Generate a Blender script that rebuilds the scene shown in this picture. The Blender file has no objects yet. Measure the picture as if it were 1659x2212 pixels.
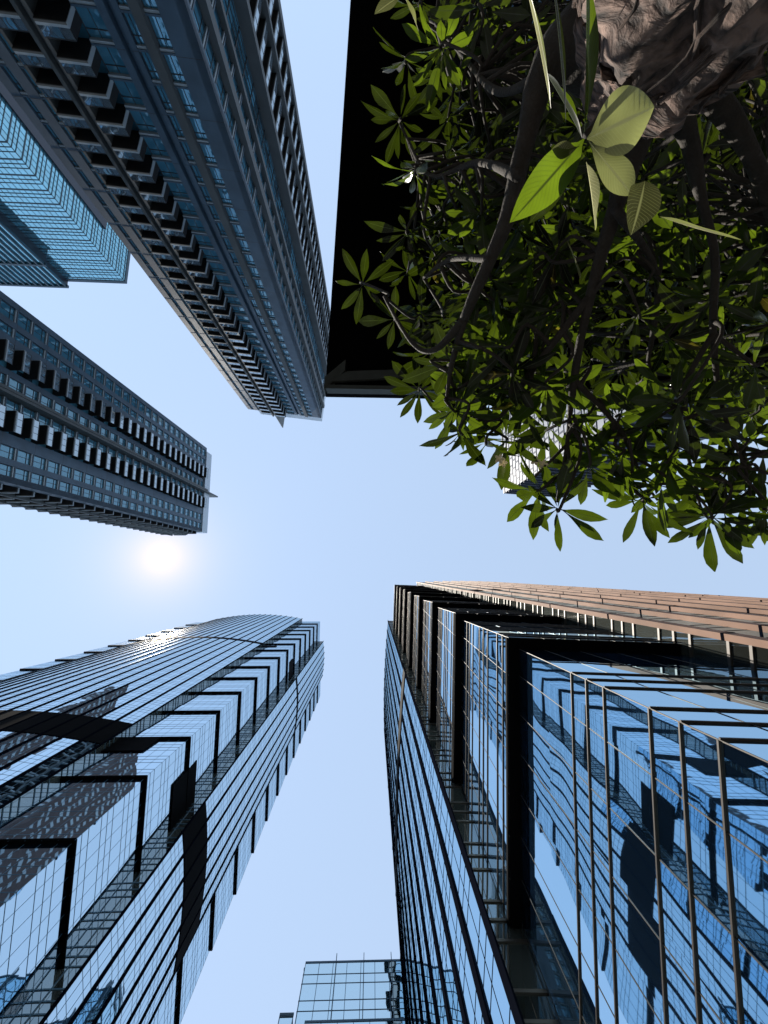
import bpy, math, random
import numpy as np
from mathutils import Vector, Matrix, noise as mnoise
random.seed(7)
C = bpy.context.scene.collection
SC = bpy.context.scene
# ------------------------------------------------------------------ camera
CX, CY, FOC = 829.5, 1106.0, 900.0          # photograph measured on a 1659 x 2212 grid
VX, VY, CAMZ = 805.0, 1241.0, 1.6           # where the zenith falls, eye height
_n = np.array([VX - CX, VY - CY, FOC]); _n /= np.linalg.norm(_n)
_wx = np.array([1, 0, 0.]) - _n * _n[0]; _wx /= np.linalg.norm(_wx)
_wy = np.cross(_n, _wx)
RM = np.stack([_wx, _wy, _n], 1)
cam_d = bpy.data.cameras.new('camera'); cam = bpy.data.objects.new('camera', cam_d); C.objects.link(cam)
cam_d.sensor_fit = 'HORIZONTAL'; cam_d.sensor_width = 36; cam_d.lens = 36 * FOC / 1659
cam_d.clip_start = 0.02; cam_d.clip_end = 6000
cam.matrix_world = Matrix(((RM[0][0], -RM[1][0], -RM[2][0], 0), (RM[0][1], -RM[1][1], -RM[2][1], 0),
                           (RM[0][2], -RM[1][2], -RM[2][2], CAMZ), (0, 0, 0, 1)))
SC.camera = cam
def proj(p):
    c = RM @ (np.array(p, float) - np.array([0, 0, CAMZ]))
    if c[2] < 0.05: return (1e5, 1e5, 1)
    return (CX + FOC * c[0] / c[2], CY + FOC * c[1] / c[2], c[2])
def at(px, py, z):
    d = RM.T @ np.array([px - CX, py - CY, FOC]); t = (z - CAMZ) / d[2]
    return Vector((d[0] * t, d[1] * t, z))
# ------------------------------------------------------------------ sky and sun
SUND = Vector((-496, -41, 1000)).normalized()
EL = math.asin(SUND.z); AZ = math.atan2(SUND.x, SUND.y)
world = bpy.data.worlds.new('World'); SC.world = world; world.use_nodes = True
nt = world.node_tree; nd = nt.nodes; lk = nt.links; nd.clear()
sky = nd.new('ShaderNodeTexSky'); sky.sky_type = 'NISHITA'; sky.sun_disc = False
sky.sun_elevation = EL; sky.sun_rotation = AZ; sky.air_density = 1.0; sky.dust_density = 0.0; sky.ozone_density = 1.6
tc = nd.new('ShaderNodeTexCoord')
dot = nd.new('ShaderNodeVectorMath'); dot.operation = 'DOT_PRODUCT'; dot.inputs[1].default_value = SUND
lk.new(tc.outputs['Generated'], dot.inputs[0])
def wmath(op, a, b=None):
    m = nd.new('ShaderNodeMath'); m.operation = op
    for i, v in enumerate((a, b)):
        if v is None: continue
        if hasattr(v, 'default_value'): lk.new(v, m.inputs[i])
        else: m.inputs[i].default_value = v
    return m.outputs[0]
ang = wmath('ARCCOSINE', wmath('MINIMUM', dot.outputs['Value'], 0.999999))
disc = wmath('MULTIPLY', wmath('LESS_THAN', ang, 0.024), 60.0)
gl1 = wmath('MULTIPLY', wmath('EXPONENT', wmath('MULTIPLY', ang, -21.0)), 3.4)
gl2 = wmath('MULTIPLY', wmath('EXPONENT', wmath('MULTIPLY', ang, -4.5)), .3)
halo = wmath('ADD', disc, gl1)
def col(v, c):
    m = nd.new('ShaderNodeVectorMath'); m.operation = 'SCALE'; m.inputs[0].default_value = c; lk.new(v, m.inputs['Scale']); return m.outputs[0]
def vadd(a, b):
    m = nd.new('ShaderNodeVectorMath'); m.operation = 'ADD'; lk.new(a, m.inputs[0]); lk.new(b, m.inputs[1]); return m.outputs[0]
mul = nd.new('ShaderNodeVectorMath'); mul.operation = 'MULTIPLY'; mul.inputs[1].default_value = (.42, .42, .42)
lk.new(sky.outputs[0], mul.inputs[0])
hz = nd.new('ShaderNodeVectorMath'); hz.operation = 'ADD'; hz.inputs[1].default_value = (1.72, 2.12, 2.6); lk.new(mul.outputs[0], hz.inputs[0])   # thin high haze, even all over the sky
tot = vadd(vadd(hz.outputs[0], col(halo, (1, .5, .12))), col(gl2, (1, .9, .86)))
bgn = nd.new('ShaderNodeBackground'); bgn.inputs[1].default_value = 0.12
lk.new(tot, bgn.inputs[0])
wo = nd.new('ShaderNodeOutputWorld'); lk.new(bgn.outputs[0], wo.inputs[0])
sd = bpy.data.lights.new('sun', 'SUN'); sd.energy = 5.0; sd.angle = math.radians(0.53); sd.color = (1, .93, .82)
so = bpy.data.objects.new('sun', sd); C.objects.link(so); so.rotation_euler = SUND.to_track_quat('Z', 'Y').to_euler(); so.location = (0, 0, 300)
SC.view_settings.view_transform = 'Standard'; SC.view_settings.look = 'None'; SC.view_settings.gamma = 1
SC.view_settings.exposure = 1.0
SC.cycles.max_bounces = 8; SC.cycles.glossy_bounces = 5; SC.cycles.diffuse_bounces = 3
SC.cycles.sample_clamp_indirect = 6
# ------------------------------------------------------------------ materials
def mat(name, color, rough=.6, metal=0., ior=1.45, var=0., vscale=1., bump=0., bscale=8., spec=.5):
    m = bpy.data.materials.new(name); m.use_nodes = True; t = m.node_tree; b = t.nodes['Principled BSDF']
    b.inputs['Roughness'].default_value = rough; b.inputs['Metallic'].default_value = metal
    b.inputs['IOR'].default_value = ior; b.inputs['Base Color'].default_value = (*color, 1)
    b.inputs['Specular IOR Level'].default_value = spec
    tcn = t.nodes.new('ShaderNodeTexCoord')
    if var:
        n = t.nodes.new('ShaderNodeTexNoise'); n.inputs['Scale'].default_value = vscale; n.inputs['Detail'].default_value = 5
        t.links.new(tcn.outputs['Object'], n.inputs['Vector'])
        r = t.nodes.new('ShaderNodeMapRange'); r.inputs[1].default_value = .3; r.inputs[2].default_value = .7
        r.inputs[3].default_value = 1 - var; r.inputs[4].default_value = 1 + var; t.links.new(n.outputs[0], r.inputs[0])
        v = t.nodes.new('ShaderNodeVectorMath'); v.operation = 'SCALE'; v.inputs[0].default_value = color
        t.links.new(r.outputs[0], v.inputs['Scale']); t.links.new(v.outputs[0], b.inputs['Base Color'])
    if bump:
        n = t.nodes.new('ShaderNodeTexNoise'); n.inputs['Scale'].default_value = bscale; n.inputs['Detail'].default_value = 6
        t.links.new(tcn.outputs['Object'], n.inputs['Vector'])
        u = t.nodes.new('ShaderNodeBump'); u.inputs['Strength'].default_value = bump; u.inputs['Distance'].default_value = .05
        t.links.new(n.outputs[0], u.inputs['Height']); t.links.new(u.outputs[0], b.inputs['Normal'])
    return m
def glass(name, base, ior, tint=(1, 1, 1), pane=(1.55, 2.1), tilt=.004, wave=.01, wscale=.4, rough=.015, vary=1.6):
    """Mirror-like curtain wall glass: panes sit at slightly different angles and are slightly bowed."""
    m = bpy.data.materials.new(name); m.use_nodes = True; t = m.node_tree; N = t.nodes; L = t.links; b = N['Principled BSDF']
    b.inputs['Base Color'].default_value = (*base, 1); b.inputs['Roughness'].default_value = rough
    b.inputs['IOR'].default_value = ior; b.inputs['Specular Tint'].default_value = (*tint, 1)
    uv = N.new('ShaderNodeUVMap'); uv.uv_map = 'uv'
    dv = N.new('ShaderNodeVectorMath'); dv.operation = 'DIVIDE'; dv.inputs[1].default_value = (pane[0], pane[1], 1); L.new(uv.outputs[0], dv.inputs[0])
    fl = N.new('ShaderNodeVectorMath'); fl.operation = 'FLOOR'; L.new(dv.outputs[0], fl.inputs[0])
    wn = N.new('ShaderNodeTexWhiteNoise'); wn.noise_dimensions = '3D'; L.new(fl.outputs[0], wn.inputs['Vector'])
    def centred(o, s):
        a = N.new('ShaderNodeVectorMath'); a.operation = 'SUBTRACT'; a.inputs[1].default_value = (.5, .5, .5); L.new(o, a.inputs[0])
        k = N.new('ShaderNodeVectorMath'); k.operation = 'SCALE'; k.inputs['Scale'].default_value = s; L.new(a.outputs[0], k.inputs[0]); return k.outputs[0]
    def add(p, q):
        a = N.new('ShaderNodeVectorMath'); a.operation = 'ADD'; L.new(p, a.inputs[0]); L.new(q, a.inputs[1]); return a.outputs[0]
    tcn = N.new('ShaderNodeTexCoord'); ns = N.new('ShaderNodeTexNoise'); ns.inputs['Scale'].default_value = wscale; ns.inputs['Detail'].default_value = 1.0
    L.new(tcn.outputs['Object'], ns.inputs['Vector'])
    g = N.new('ShaderNodeNewGeometry')
    s = add(add(g.outputs['Normal'], centred(wn.outputs['Color'], tilt * 2)), centred(ns.outputs['Color'], wave * 2))
    no = N.new('ShaderNodeVectorMath'); no.operation = 'NORMALIZE'; L.new(s, no.inputs[0]); L.new(no.outputs[0], b.inputs['Normal'])
    # a few panes have blinds or a lighter room behind them
    rp = N.new('ShaderNodeMapRange'); rp.inputs[1].default_value = 0; rp.inputs[2].default_value = 1; rp.inputs[3].default_value = .4; rp.inputs[4].default_value = vary
    L.new(wn.outputs['Value'], rp.inputs[0])
    sc = N.new('ShaderNodeVectorMath'); sc.operation = 'SCALE'; sc.inputs[0].default_value = base; L.new(rp.outputs[0], sc.inputs['Scale']); L.new(sc.outputs[0], b.inputs['Base Color'])
    return m
M = {}
M['stone'] = mat('stone_cladding', (.058, .10, .148), .5, var=.18, vscale=.35, bump=.1)
M['stone2'] = mat('stone_fins', (.085, .095, .10), .6, var=.12, vscale=.5)
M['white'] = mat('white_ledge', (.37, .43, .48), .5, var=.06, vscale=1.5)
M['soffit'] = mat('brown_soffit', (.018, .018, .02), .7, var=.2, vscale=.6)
M['core'] = mat('dark_core', (.03, .032, .036), .5)
M['frame'] = mat('dark_window_frame', (.06, .06, .065), .45, metal=.3)
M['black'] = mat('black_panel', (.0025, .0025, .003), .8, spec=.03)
M['dmetal'] = mat('dark_mullion', (.004, .005, .009), .9, spec=0)
M['bronze'] = mat('bronze_fin', (.25, .155, .115), .7, metal=0, spec=.1, var=.25, vscale=.3)
M['gold'] = mat('bronze_mullion', (.045, .036, .028), .5, metal=.2)
M['winglass'] = glass('window_glass', (.025, .085, .13), 2.6, (.6, .9, 1), (1.3, 3.3), tilt=.02, wave=.02, wscale=.5, vary=4)
M['balglass'] = glass('pale_balcony_glass', (.12, .16, .20), 6, (.85, .95, 1), tilt=.02, wave=.02)
M['cglass'] = glass('silver_blue_glass', (.012, .03, .06), 30, (.70, .88, 1), (1.55, 2.1), .004, .008, .35)
M['dglass'] = glass('deep_blue_glass', (.008, .022, .05), 18, (.60, .84, 1), (1.69, 4.2), .004, .010, .33)
M['teal'] = glass('teal_return_glass', (.05, .055, .05), 4.5, (.95, .95, .9), (1.2, 2.1), .01, .01)
M['crown'] = mat('pale_parapet', (.50, .58, .66), .25)
M['bglass'] = glass('cyan_glass', (.06, .30, .46), 8, (.52, .9, 1), (1.5, 1.4), .01, .01)
M['fglass'] = glass('pale_glass', (.06, .15, .19), 18, (.78, .95, 1), (2.2, 3.0), .01, .02)
M['bline'] = mat('blue_mullion', (.05, .10, .14), .4)
M['cline'] = mat('grey_blue_mullion', (.06, .14, .21), .4)
M['strip'] = mat('painted_sky_glazing', (.22, .34, .50), .15)  # reflected sky painted into the glazing as an even pale blue
M['gwhite'] = mat('pale_panel', (.085, .11, .165), .5, var=.05)
M['slot'] = mat('dark_slot', (.03, .035, .055), .3)
M['conc'] = mat('grey_soffit_trim', (.06, .066, .06), .6, var=.15, vscale=2)
M['ground'] = mat('plaza_paving', (.06, .06, .06), .8, var=.25, vscale=.6)
# ------------------------------------------------------------------ mesh helpers
class MB:
    def __init__(s): s.v = []; s.f = []; s.m = []; s.uv = []
    def quad(s, p, m=0, uv=None):
        i = len(s.v); s.v += [tuple(q) for q in p]; s.f.append(tuple(range(i, i + len(p)))); s.m.append(m)
        s.uv.append(uv or [(0, 0)] * len(p))
    def hexa(s, c, m=0):      # 4 bottom corners then 4 top corners
        i = len(s.v); s.v += [tuple(q) for q in c]
        for f in ((3, 2, 1, 0), (4, 5, 6, 7), (0, 1, 5, 4), (1, 2, 6, 5), (2, 3, 7, 6), (3, 0, 4, 7)):
            s.f.append(tuple(i + k for k in f)); s.m.append(m); s.uv.append([(0, 0)] * 4)
    def box(s, F, u0, u1, z0, z1, n0, n1, m=0):
        s.hexa([F(u0, z0, n0), F(u1, z0, n0), F(u1, z0, n1), F(u0, z0, n1), F(u0, z1, n0), F(u1, z1, n0), F(u1, z1, n1), F(u0, z1, n1)], m)
    def bar(s, a, b, side, out, w, d, m=0):   # bar from a to b, w wide along side, d deep along out
        a = Vector(a); b = Vector(b); sv = Vector(side) * (w / 2); ov = Vector(out) * d
        s.hexa([a - sv, a + sv, a + sv + ov, a - sv + ov, b - sv, b + sv, b + sv + ov, b - sv + ov], m)
    def prism(s, pts, z0, z1, m=0):
        n = len(pts); i = len(s.v); s.v += [(p[0], p[1], z0) for p in pts] + [(p[0], p[1], z1) for p in pts]
        for k in range(n):
            j = (k + 1) % n; s.f.append((i + k, i + j, i + n + j, i + n + k)); s.m.append(m); s.uv.append([(0, 0)] * 4)
        s.f.append(tuple(i + n - 1 - k for k in range(n))); s.m.append(m); s.uv.append([(0, 0)] * n)
        s.f.append(tuple(i + n + k for k in range(n))); s.m.append(m); s.uv.append([(0, 0)] * n)
    def tube(s, pts, rad, k=8, m=0, jit=0.):
        pts = [Vector(p) for p in pts]; rings = []; prev = None
        for j, p in enumerate(pts):
            t = (pts[min(j + 1, len(pts) - 1)] - pts[max(j - 1, 0)]).normalized()
            if prev is None: a = t.orthogonal().normalized()
            else: a = (prev - t * prev.dot(t)).normalized()
            prev = a; b = t.cross(a); r = rad[j] if hasattr(rad, '__len__') else rad
            i0 = len(s.v); rings.append(i0)
            for q in range(k):
                an = 2 * math.pi * q / k; d = a * math.cos(an) + b * math.sin(an)
                rr = r * (1 + jit * (mnoise.noise((p + d * r * 3) * 3.1) + .6 * mnoise.noise(Vector((q * 1.7, j * .33, 3)))))
                s.v.append(tuple(p + d * rr))
        for j in range(len(rings) - 1):
            for q in range(k):
                q2 = (q + 1) % k; s.f.append((rings[j] + q, rings[j] + q2, rings[j + 1] + q2, rings[j + 1] + q)); s.m.append(m)
                s.uv.append([(q / k, j), ((q + 1) / k, j), ((q + 1) / k, j + 1), (q / k, j + 1)])
        for rr, rev in ((rings[0], 1), (rings[-1], 0)):
            f = [rr + q for q in range(k)]; s.f.append(tuple(f[::-1] if rev else f)); s.m.append(m); s.uv.append([(0, 0)] * k)
    def mesh(s, name, mats, smooth=False, ori=(0, 0, 0)):
        me = bpy.data.meshes.new(name)
        me.from_pydata([(a - ori[0], b - ori[1], c - ori[2]) for a, b, c in s.v] if ori != (0, 0, 0) else s.v, [], s.f)
        for k in (mats if isinstance(mats, (list, tuple)) else [mats]): me.materials.append(M[k] if isinstance(k, str) else k)
        me.polygons.foreach_set('material_index', s.m)
        l = me.uv_layers.new(name='uv'); l.data.foreach_set('uv', [c for f in s.uv for p in f for c in p])
        if smooth: me.polygons.foreach_set('use_smooth', [True] * len(s.f))
        return me
    def build(s, name, mats, parent=None, smooth=False):
        return link(name, s.mesh(name, mats, smooth), parent)
def link(name, me, parent=None, loc=None):
    o = bpy.data.objects.new(name, me); C.objects.link(o)
    if parent is not None:
        o.parent = parent
        # parents are untransformed or plainly translated Empties; keep the child's mesh in world coordinates
        if loc is None: o.matrix_parent_inverse = Matrix.Translation(-world_loc(parent))
        else: o.location = loc; o.matrix_parent_inverse = Matrix.Translation(-world_loc(parent))
    elif loc is not None: o.location = loc
    o['wl'] = tuple(loc) if loc is not None else (0, 0, 0)
    return o
def world_loc(o): return Vector(o['wl'])
def thing(name, label, cat, loc=(0, 0, 0), group=None):
    o = bpy.data.objects.new(name, None); C.objects.link(o); o.location = loc; o['wl'] = tuple(loc)
    o['label'] = label; o['category'] = cat; o.empty_display_size = .5
    if group: o['group'] = group
    return o
class Fr:           # a facade frame: u along the wall, z up, n outward
    def __init__(s, o, u, n): s.o = Vector((o[0], o[1], 0)); s.u = Vector((u[0], u[1], 0)).normalized(); s.n = Vector((n[0], n[1], 0)).normalized()
    def __call__(s, u, z, n=0): return s.o + s.u * u + s.n * n + Vector((0, 0, z))
    def at(s, u, z, n=0):   # the same frame moved so that (u,z,n) is its zero
        p = s(u, z, n); f = Fr((p.x, p.y), s.u, s.n); f.o.z = z; return f
def repeat(name, F, maker, spots, mats, parent, child=None, cap=100):
    """spots: (u,z); maker(mb, frame). The ones that show largest become parts of their own, the others one part."""
    S = []
    for (u, z) in spots:
        x, y, d = proj(F(u, z + 1.5, 0)); vis = -60 < x < 1719 and -60 < y < 2272
        S.append(((0 if vis else 1), d, u, z))
    S.sort(); own = [q for q in S if q[0] == 0][:cap]; rest = S[len(own):]
    F0 = Fr((0, 0), F.u, F.n); mb = MB(); maker(mb, F0); me = mb.mesh(name, mats)
    cm = None
    if child: cb = MB(); child[1](cb, F0); cm = cb.mesh(child[0], child[2])
    for _, _, u, z in own:
        o = link(name, me, parent, F(u, z, 0))
        if cm: link(child[0], cm, o, F(u, z, 0))
    if rest:
        mb = MB()
        for _, _, u, z in rest: maker(mb, F.at(u, z, 0))
        o = mb.build(name, mats, parent); o['kind'] = 'stuff'
        if child:
            cb = MB()
            for _, _, u, z in rest: child[1](cb, F.at(u, z, 0))
            k = cb.build(child[0], child[2], o); k['kind'] = 'stuff'
# ------------------------------------------------------------------ ground
g = MB(); g.quad([(-3000, -3000, 0), (3000, -3000, 0), (3000, 3000, 0), (-3000, 3000, 0)])
go = g.build('ground', 'ground'); go['kind'] = 'structure'; go['label'] = 'grey paved ground between the towers'; go['category'] = 'ground'
# ------------------------------------------------------------------ the grey residential towers
FH = 3.3
def res_tower(name, label, faces, H, foot, base, crown):
    t = thing(name, label, 'tower', base, 'grey residential towers')
    nf = int(H / FH); z0 = H - nf * FH
    body = MB(); body.prism(foot, 0, H - .3); body.build('core', 'core', t)
    wall = MB(); fins = MB(); nfin = 0
    wins = {}; bals = []
    for F, W, spec in faces:
        for e in spec:
            k = e[0]; u0 = e[1] * W; u1 = e[2] * W
            if k == 'wall': 
                wall.box(F, u0, u1, 0, H, -1.0, e[3])
                for f in range(0, nf, 2): wall.box(F, u0 + .01, u1 - .01, z0 + f * FH - .03, z0 + f * FH + .03, e[3] - .02, e[3] + .006, 1)
            elif k == 'fin':
                fb = MB(); fb.box(F, u0, u1, 0, H + e[4], -1.0, e[3]); fb.build('fin', 'stone2', t)
            elif k == 'blade':
                fb = MB(); d = e[3]
                fb.hexa([F(u0, 0, -1), F(u1, 0, -1), F(u1, 0, d), F(u0, 0, d), F(u0, H + e[4], -1 - 3.0), F(u1, H + e[4], -1 - 3.0), F(u1, H + e[4], d), F(u0, H + e[4], d)])
                fb.build('roof_blade', 'stone2', t)
            elif k == 'win':
                w = u1 - u0; dp = e[3]
                def fr(mb, f, w=w, dp=dp):
                    for a, b_, c, d in ((0, .09, 0, FH - .5), (w - .09, w, 0, FH - .5), (.09, w - .09, 0, .1), (w / 2 - .03, w / 2 + .03, .1, FH - .5), (.09, w / 2 - .03, 2.0, 2.08), (w / 2 + .03, w - .09, 2.0, 2.08)):
                        mb.box(f, a, b_, c, d, -dp - .1, -dp + .06)
                    mb.box(f, 0, w, FH - .5, FH - .22, -dp - .1, -.12, 1)
                    mb.box(f, .0, w, FH - .22, FH, -dp - .1, -.03, 2)
                def pane(mb, f, w=w, dp=dp):
                    mb.quad([f(.05, .05, -dp), f(w - .05, .05, -dp), f(w - .05, FH - .45, -dp), f(.05, FH - .45, -dp)], 0, [(f.o.x + f.o.y, f.o.z), (f.o.x + f.o.y + w, f.o.z), (f.o.x + f.o.y + w, f.o.z + 3), (f.o.x + f.o.y, f.o.z + 3)])
                repeat('window', F, fr, [(u0, z0 + f * FH) for f in range(nf)], ['frame', 'white', 'stone'], t, ('pane', pane, 'winglass'), e[4])
            elif k == 'balc':
                w = u1 - u0; dp = e[3]; ret = e[5]
                def bal(mb, f, w=w, dp=dp):
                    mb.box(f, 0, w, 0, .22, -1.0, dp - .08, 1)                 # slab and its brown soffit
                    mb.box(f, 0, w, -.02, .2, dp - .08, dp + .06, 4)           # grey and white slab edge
                    mb.box(f, 0, w, .2, .5, dp - .08, dp, 0)
                    mb.box(f, 0, w, .5, 1.55, dp - .1, dp - .06, 2)            # glass front
                    for q in range(4): mb.box(f, w * q / 3 - .03 * (q > 0), w * q / 3 + .03 * (q < 3), .5, 1.6, dp - .1, dp - .03, 3)
                    mb.box(f, 0, w, 1.551, 1.62, dp - .11, dp - .02, 3)
                    if ret < 0: mb.box(f, -.08, -.001, -.02, .5, -.6, dp, 0); mb.box(f, -.07, -.001, .5, 1.55, -.6, dp - .1, 1)
                    if ret > 0: mb.box(f, w + .001, w + .08, -.02, .5, -.6, dp, 0); mb.box(f, w + .001, w + .07, .5, 1.55, -.6, dp - .1, 1)
                repeat('balcony', F, bal, [(u0, z0 + f * FH) for f in range(nf)], ['white', 'soffit', 'balglass', 'frame', 'stone2'], t, None, e[4])
                bk = MB(); bk.quad([F(u0, 0, -.9), F(u1, 0, -.9), F(u1, H - 1, -.9), F(u0, H - 1, -.9)], 0, [(u0, 0), (u1, 0), (u1, H), (u0, H)])
                bk.build('balcony_glazing', 'winglass', t)
            elif k == 'glass':
                bk = MB(); bk.quad([F(u0, 0, -e[3]), F(u1, 0, -e[3]), F(u1, H - 1, -e[3]), F(u0, H - 1, -e[3])], 0, [(u0, 0), (u1, 0), (u1, H), (u0, H)])
                gb = bk.build('glazed_strip', 'winglass', t); ml = MB()
                for f in range(nf + 1): ml.box(F, u0, u1, z0 + f * FH - .08, z0 + f * FH + .08, -e[3], -e[3] + .08)
                j = u0 + 1.1
                while j < u1 - .3: ml.box(F, j, j + .06, 0, H - 1, -e[3], -e[3] + .1); j += 1.1
                ml.build('mullion_grid', 'frame', gb)
            elif k == 'rib':
                w = u1 - u0
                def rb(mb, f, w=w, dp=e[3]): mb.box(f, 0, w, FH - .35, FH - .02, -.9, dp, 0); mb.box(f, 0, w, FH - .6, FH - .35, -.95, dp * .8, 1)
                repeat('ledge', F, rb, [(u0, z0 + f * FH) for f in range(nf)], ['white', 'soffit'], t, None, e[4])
    wall.build('wall', ['stone', 'frame'], t)
    cb = MB(); cb.prism(crown, H - .3, H + 4.2)
    cb.build('crown_parapet', ['crown'], t)
    return t
# tower with the roof blade, upper left: front looks down the picture, side looks right
HA = 150.0
A1, A2, A3 = at(536, 884, HA), at(694, 903, HA), at(702, 739, HA)
def inset(pts, d):
    c = sum((Vector((p[0], p[1])) for p in pts), Vector((0, 0))) / len(pts); out = []
    n = len(pts)
    for i in range(n):
        p = Vector((pts[i][0], pts[i][1])); a = Vector((pts[i - 1][0], pts[i - 1][1])); b = Vector((pts[(i + 1) % n][0], pts[(i + 1) % n][1]))
        ea = (p - a).normalized(); eb = (b - p).normalized(); na = Vector((-ea.y, ea.x)); nb = Vector((-eb.y, eb.x))
        if na.dot(c - p) < 0: na = -na
        if nb.dot(c - p) < 0: nb = -nb
        out.append(p + (na + nb) * d / (1 + na.dot(nb)))
    return out
def perp(u, toward):
    n = Vector((-u.y, u.x, 0)); 
    return n if n.dot(Vector(toward)) > 0 else -n
uA = (A2 - A1).normalized(); nA = perp(uA, (0, 1, 0)); uA2 = -nA
WA = (A2 - A1).length; DA = (A3 - A2).length
A4 = A1 - nA * DA; A3 = A2 - nA * DA
fA = Fr(A1, uA, nA); sA = Fr(A2, -nA, uA)
specA = [('wall', 0, .05, 0), ('win', .05, .085, .35, 34), ('wall', .085, .14, 0), ('win', .14, .185, .35, 34), ('wall', .185, .208, 0),
         ('fin', .208, .222, 1.3, 0), ('balc', .222, .345, 1.7, 40, 0), ('fin', .345, .362, 1.7, 0), ('blade', .366, .378, 1.0, 13.5), ('fin', .392, .408, 1.7, 0),
         ('balc', .408, .535, 2.1, 40, 1), ('win', .537, .64, .5, 40), ('wall', .64, .675, 0), ('wall', .675, .705, -.9), ('wall', .705, .73, 0),
         ('win', .73, .77, .35, 40), ('wall', .77, .785, 0), ('fin', .785, .825, .5, -.5), ('win', .825, .885, .35, 40), ('wall', .885, 1.0, 0)]
specAs = [('wall', .0, .02, 0), ('win', .02, .13, .35, 40), ('fin', .13, .17, .6, 0), ('win', .17, .28, .35, 40), ('fin', .28, .30, .4, 0), ('glass', .30, .50, .6), ('fin', .50, .53, 1.2, 0),
          ('balc', .53, .73, 1.0, 40, 0), ('fin', .73, .75, 1.6, 0), ('balc', .75, .96, 1.0, 40, 0), ('fin', .962, 1.0, 1.25, 0)]
footA = inset([A1, A2, A3, A4], 1.0)
crA = inset([A1 + uA * 3.3, A2, A3, A4 + uA * 3.3], .25)
res_tower('apartment_tower', 'tall grey residential tower with stacked balconies and pointed roof blade beside the black canopy', [(fA, WA, specA), (sA, DA, specAs)], HA, footA, ((A1.x + A3.x) / 2, (A1.y + A3.y) / 2, 0), crA)
# its twin at the left edge, by the sun
HE = 146.0
E1, E2 = at(447, 968, HE), at(436, 1148, HE)
uE = (E2 - E1).normalized(); nE = perp(uE, (1, 0, 0)); WE = (E2 - E1).length; DE = 15.0
E3 = E2 - nE * DE; E4 = E1 - nE * DE
fE = Fr(E1, uE, nE); sE = Fr(E2, -nE, uE)
specE = [('wall', 0, .035, 0), ('win', .035, .115, .35, 34), ('wall', .115, .15, 0), ('win', .15, .205, .35, 34), ('wall', .205, .27, 0),
         ('balc', .27, .385, 1.6, 40, -1), ('wall', .385, .42, -.3), ('win', .42, .505, .5, 40), ('fin', .505, .522, 1.3, 0), ('blade', .525, .54, 1.3, 9.5), ('win', .545, .62, .5, 34), ('balc', .62, .735, 1.6, 40, -1),
         ('wall', .735, .80, 0), ('win', .80, .87, .35, 34), ('wall', .87, .905, 0), ('win', .905, .965, .35, 34), ('wall', .965, 1.0, 0)]
specEs = [('wall', 0, .12, 0), ('rib', .12, .32, .9, 45), ('fin', .32, .35, 1.2, 0), ('rib', .35, .62, 1.4, 45), ('fin', .62, .65, 1.6, -1), ('rib', .65, .92, 1.2, 45), ('wall', .92, 1.0, .6)]
footE = inset([E1, E2, E3, E4], 1.0)
crE = inset([E1 + uE * 1.5, E2, E3, E4 + uE * 1.5], -.2)
res_tower('apartment_tower', 'grey residential tower at the left edge with dark bay boxes, just above the sun', [(fE, WE, specE), (sE, DE, specEs)], HE, footE, ((E1.x + E3.x) / 2, (E1.y + E3.y) / 2, 0), crE)
# ------------------------------------------------------------------ cyan glass tower behind it, left edge
def grid_face(gl, ml, F, W, z0, z1, fh, zl, su, tw=.12, th=.14, dep=.12, thick=None):
    gl.quad([F(0, z0, 0), F(W, z0, 0), F(W, z1, 0), F(0, z1, 0)], 0, [(0, z0), (W, z0), (W, z1), (0, z1)])
    z = z0
    while z < z1 - .1:
        for i, q in enumerate(zl):
            if z + q < z1: h = th * (2.2 if (thick is not None and i == thick) else 1); ml.box(F, 0, W, z + q, z + q + h, -.02, dep)
        z += fh
    ml.box(F, 0, W, z1 - .12, z1 + .2, -.05, dep + .02)
    u = 0
    while u < W - .05: ml.box(F, u, u + tw, z0, z1, -.02, dep * .6); u += su
    ml.box(F, W - tw, W, z0, z1, -.02, dep * .8)
HB = 129.0
B0, B1, B2 = at(277, 537, HB), at(269, 607, HB), at(163, 603, HB)
tB = thing('office_tower', 'cyan blue glass office tower with fine banding behind the grey tower at upper left', 'tower', (B1.x - 20, B1.y - 8, 0))
uB = (B2 - B1).normalized(); nB = perp(uB, (0, 1, 0))
fB = Fr(B1, uB, nB); rB = Fr(B1, -nB, -uB); WB = 44.0; DB = 24.0
P = [B1, B1 + uB * WB, B1 + uB * WB - nB * DB, B1 - nB * DB]
b = MB(); b.prism(inset(P, .08), 0, HB - .2); b.build('core', 'core', tB)
gl = MB(); ml = MB()
grid_face(gl, ml, fB, WB, 0, HB, 4.0, (0, 1.2, 2.3), 1.5, .08, .13, .1, 0); grid_face(gl, ml, rB, DB, 0, HB, 4.0, (0, 1.2, 2.3), 1.5, .08, .13, .1, 0)
gl.build('curtain_wall', 'bglass', tB); ml.build('mullion_grid', 'bline', tB)
b = MB(); b.box(rB, 8.2, 12.8, 0, HB - 12, -.5, .5); b.build('dark_band', 'slot', tB)  # dark vertical band on the right face, stopping short of the roof
b = MB(); b.box(rB, 12.85, 13.2, 0, HB - 11.5, -.5, .9); b.build('edge_fin', 'white', tB)
b = MB(); b.box(fB, -.15, WB, HB, HB + 1.2, -.6, .12); b.box(rB, 0, DB, HB, HB + 1.2, -.6, .12); b.build('parapet', 'bline', tB)
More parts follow.
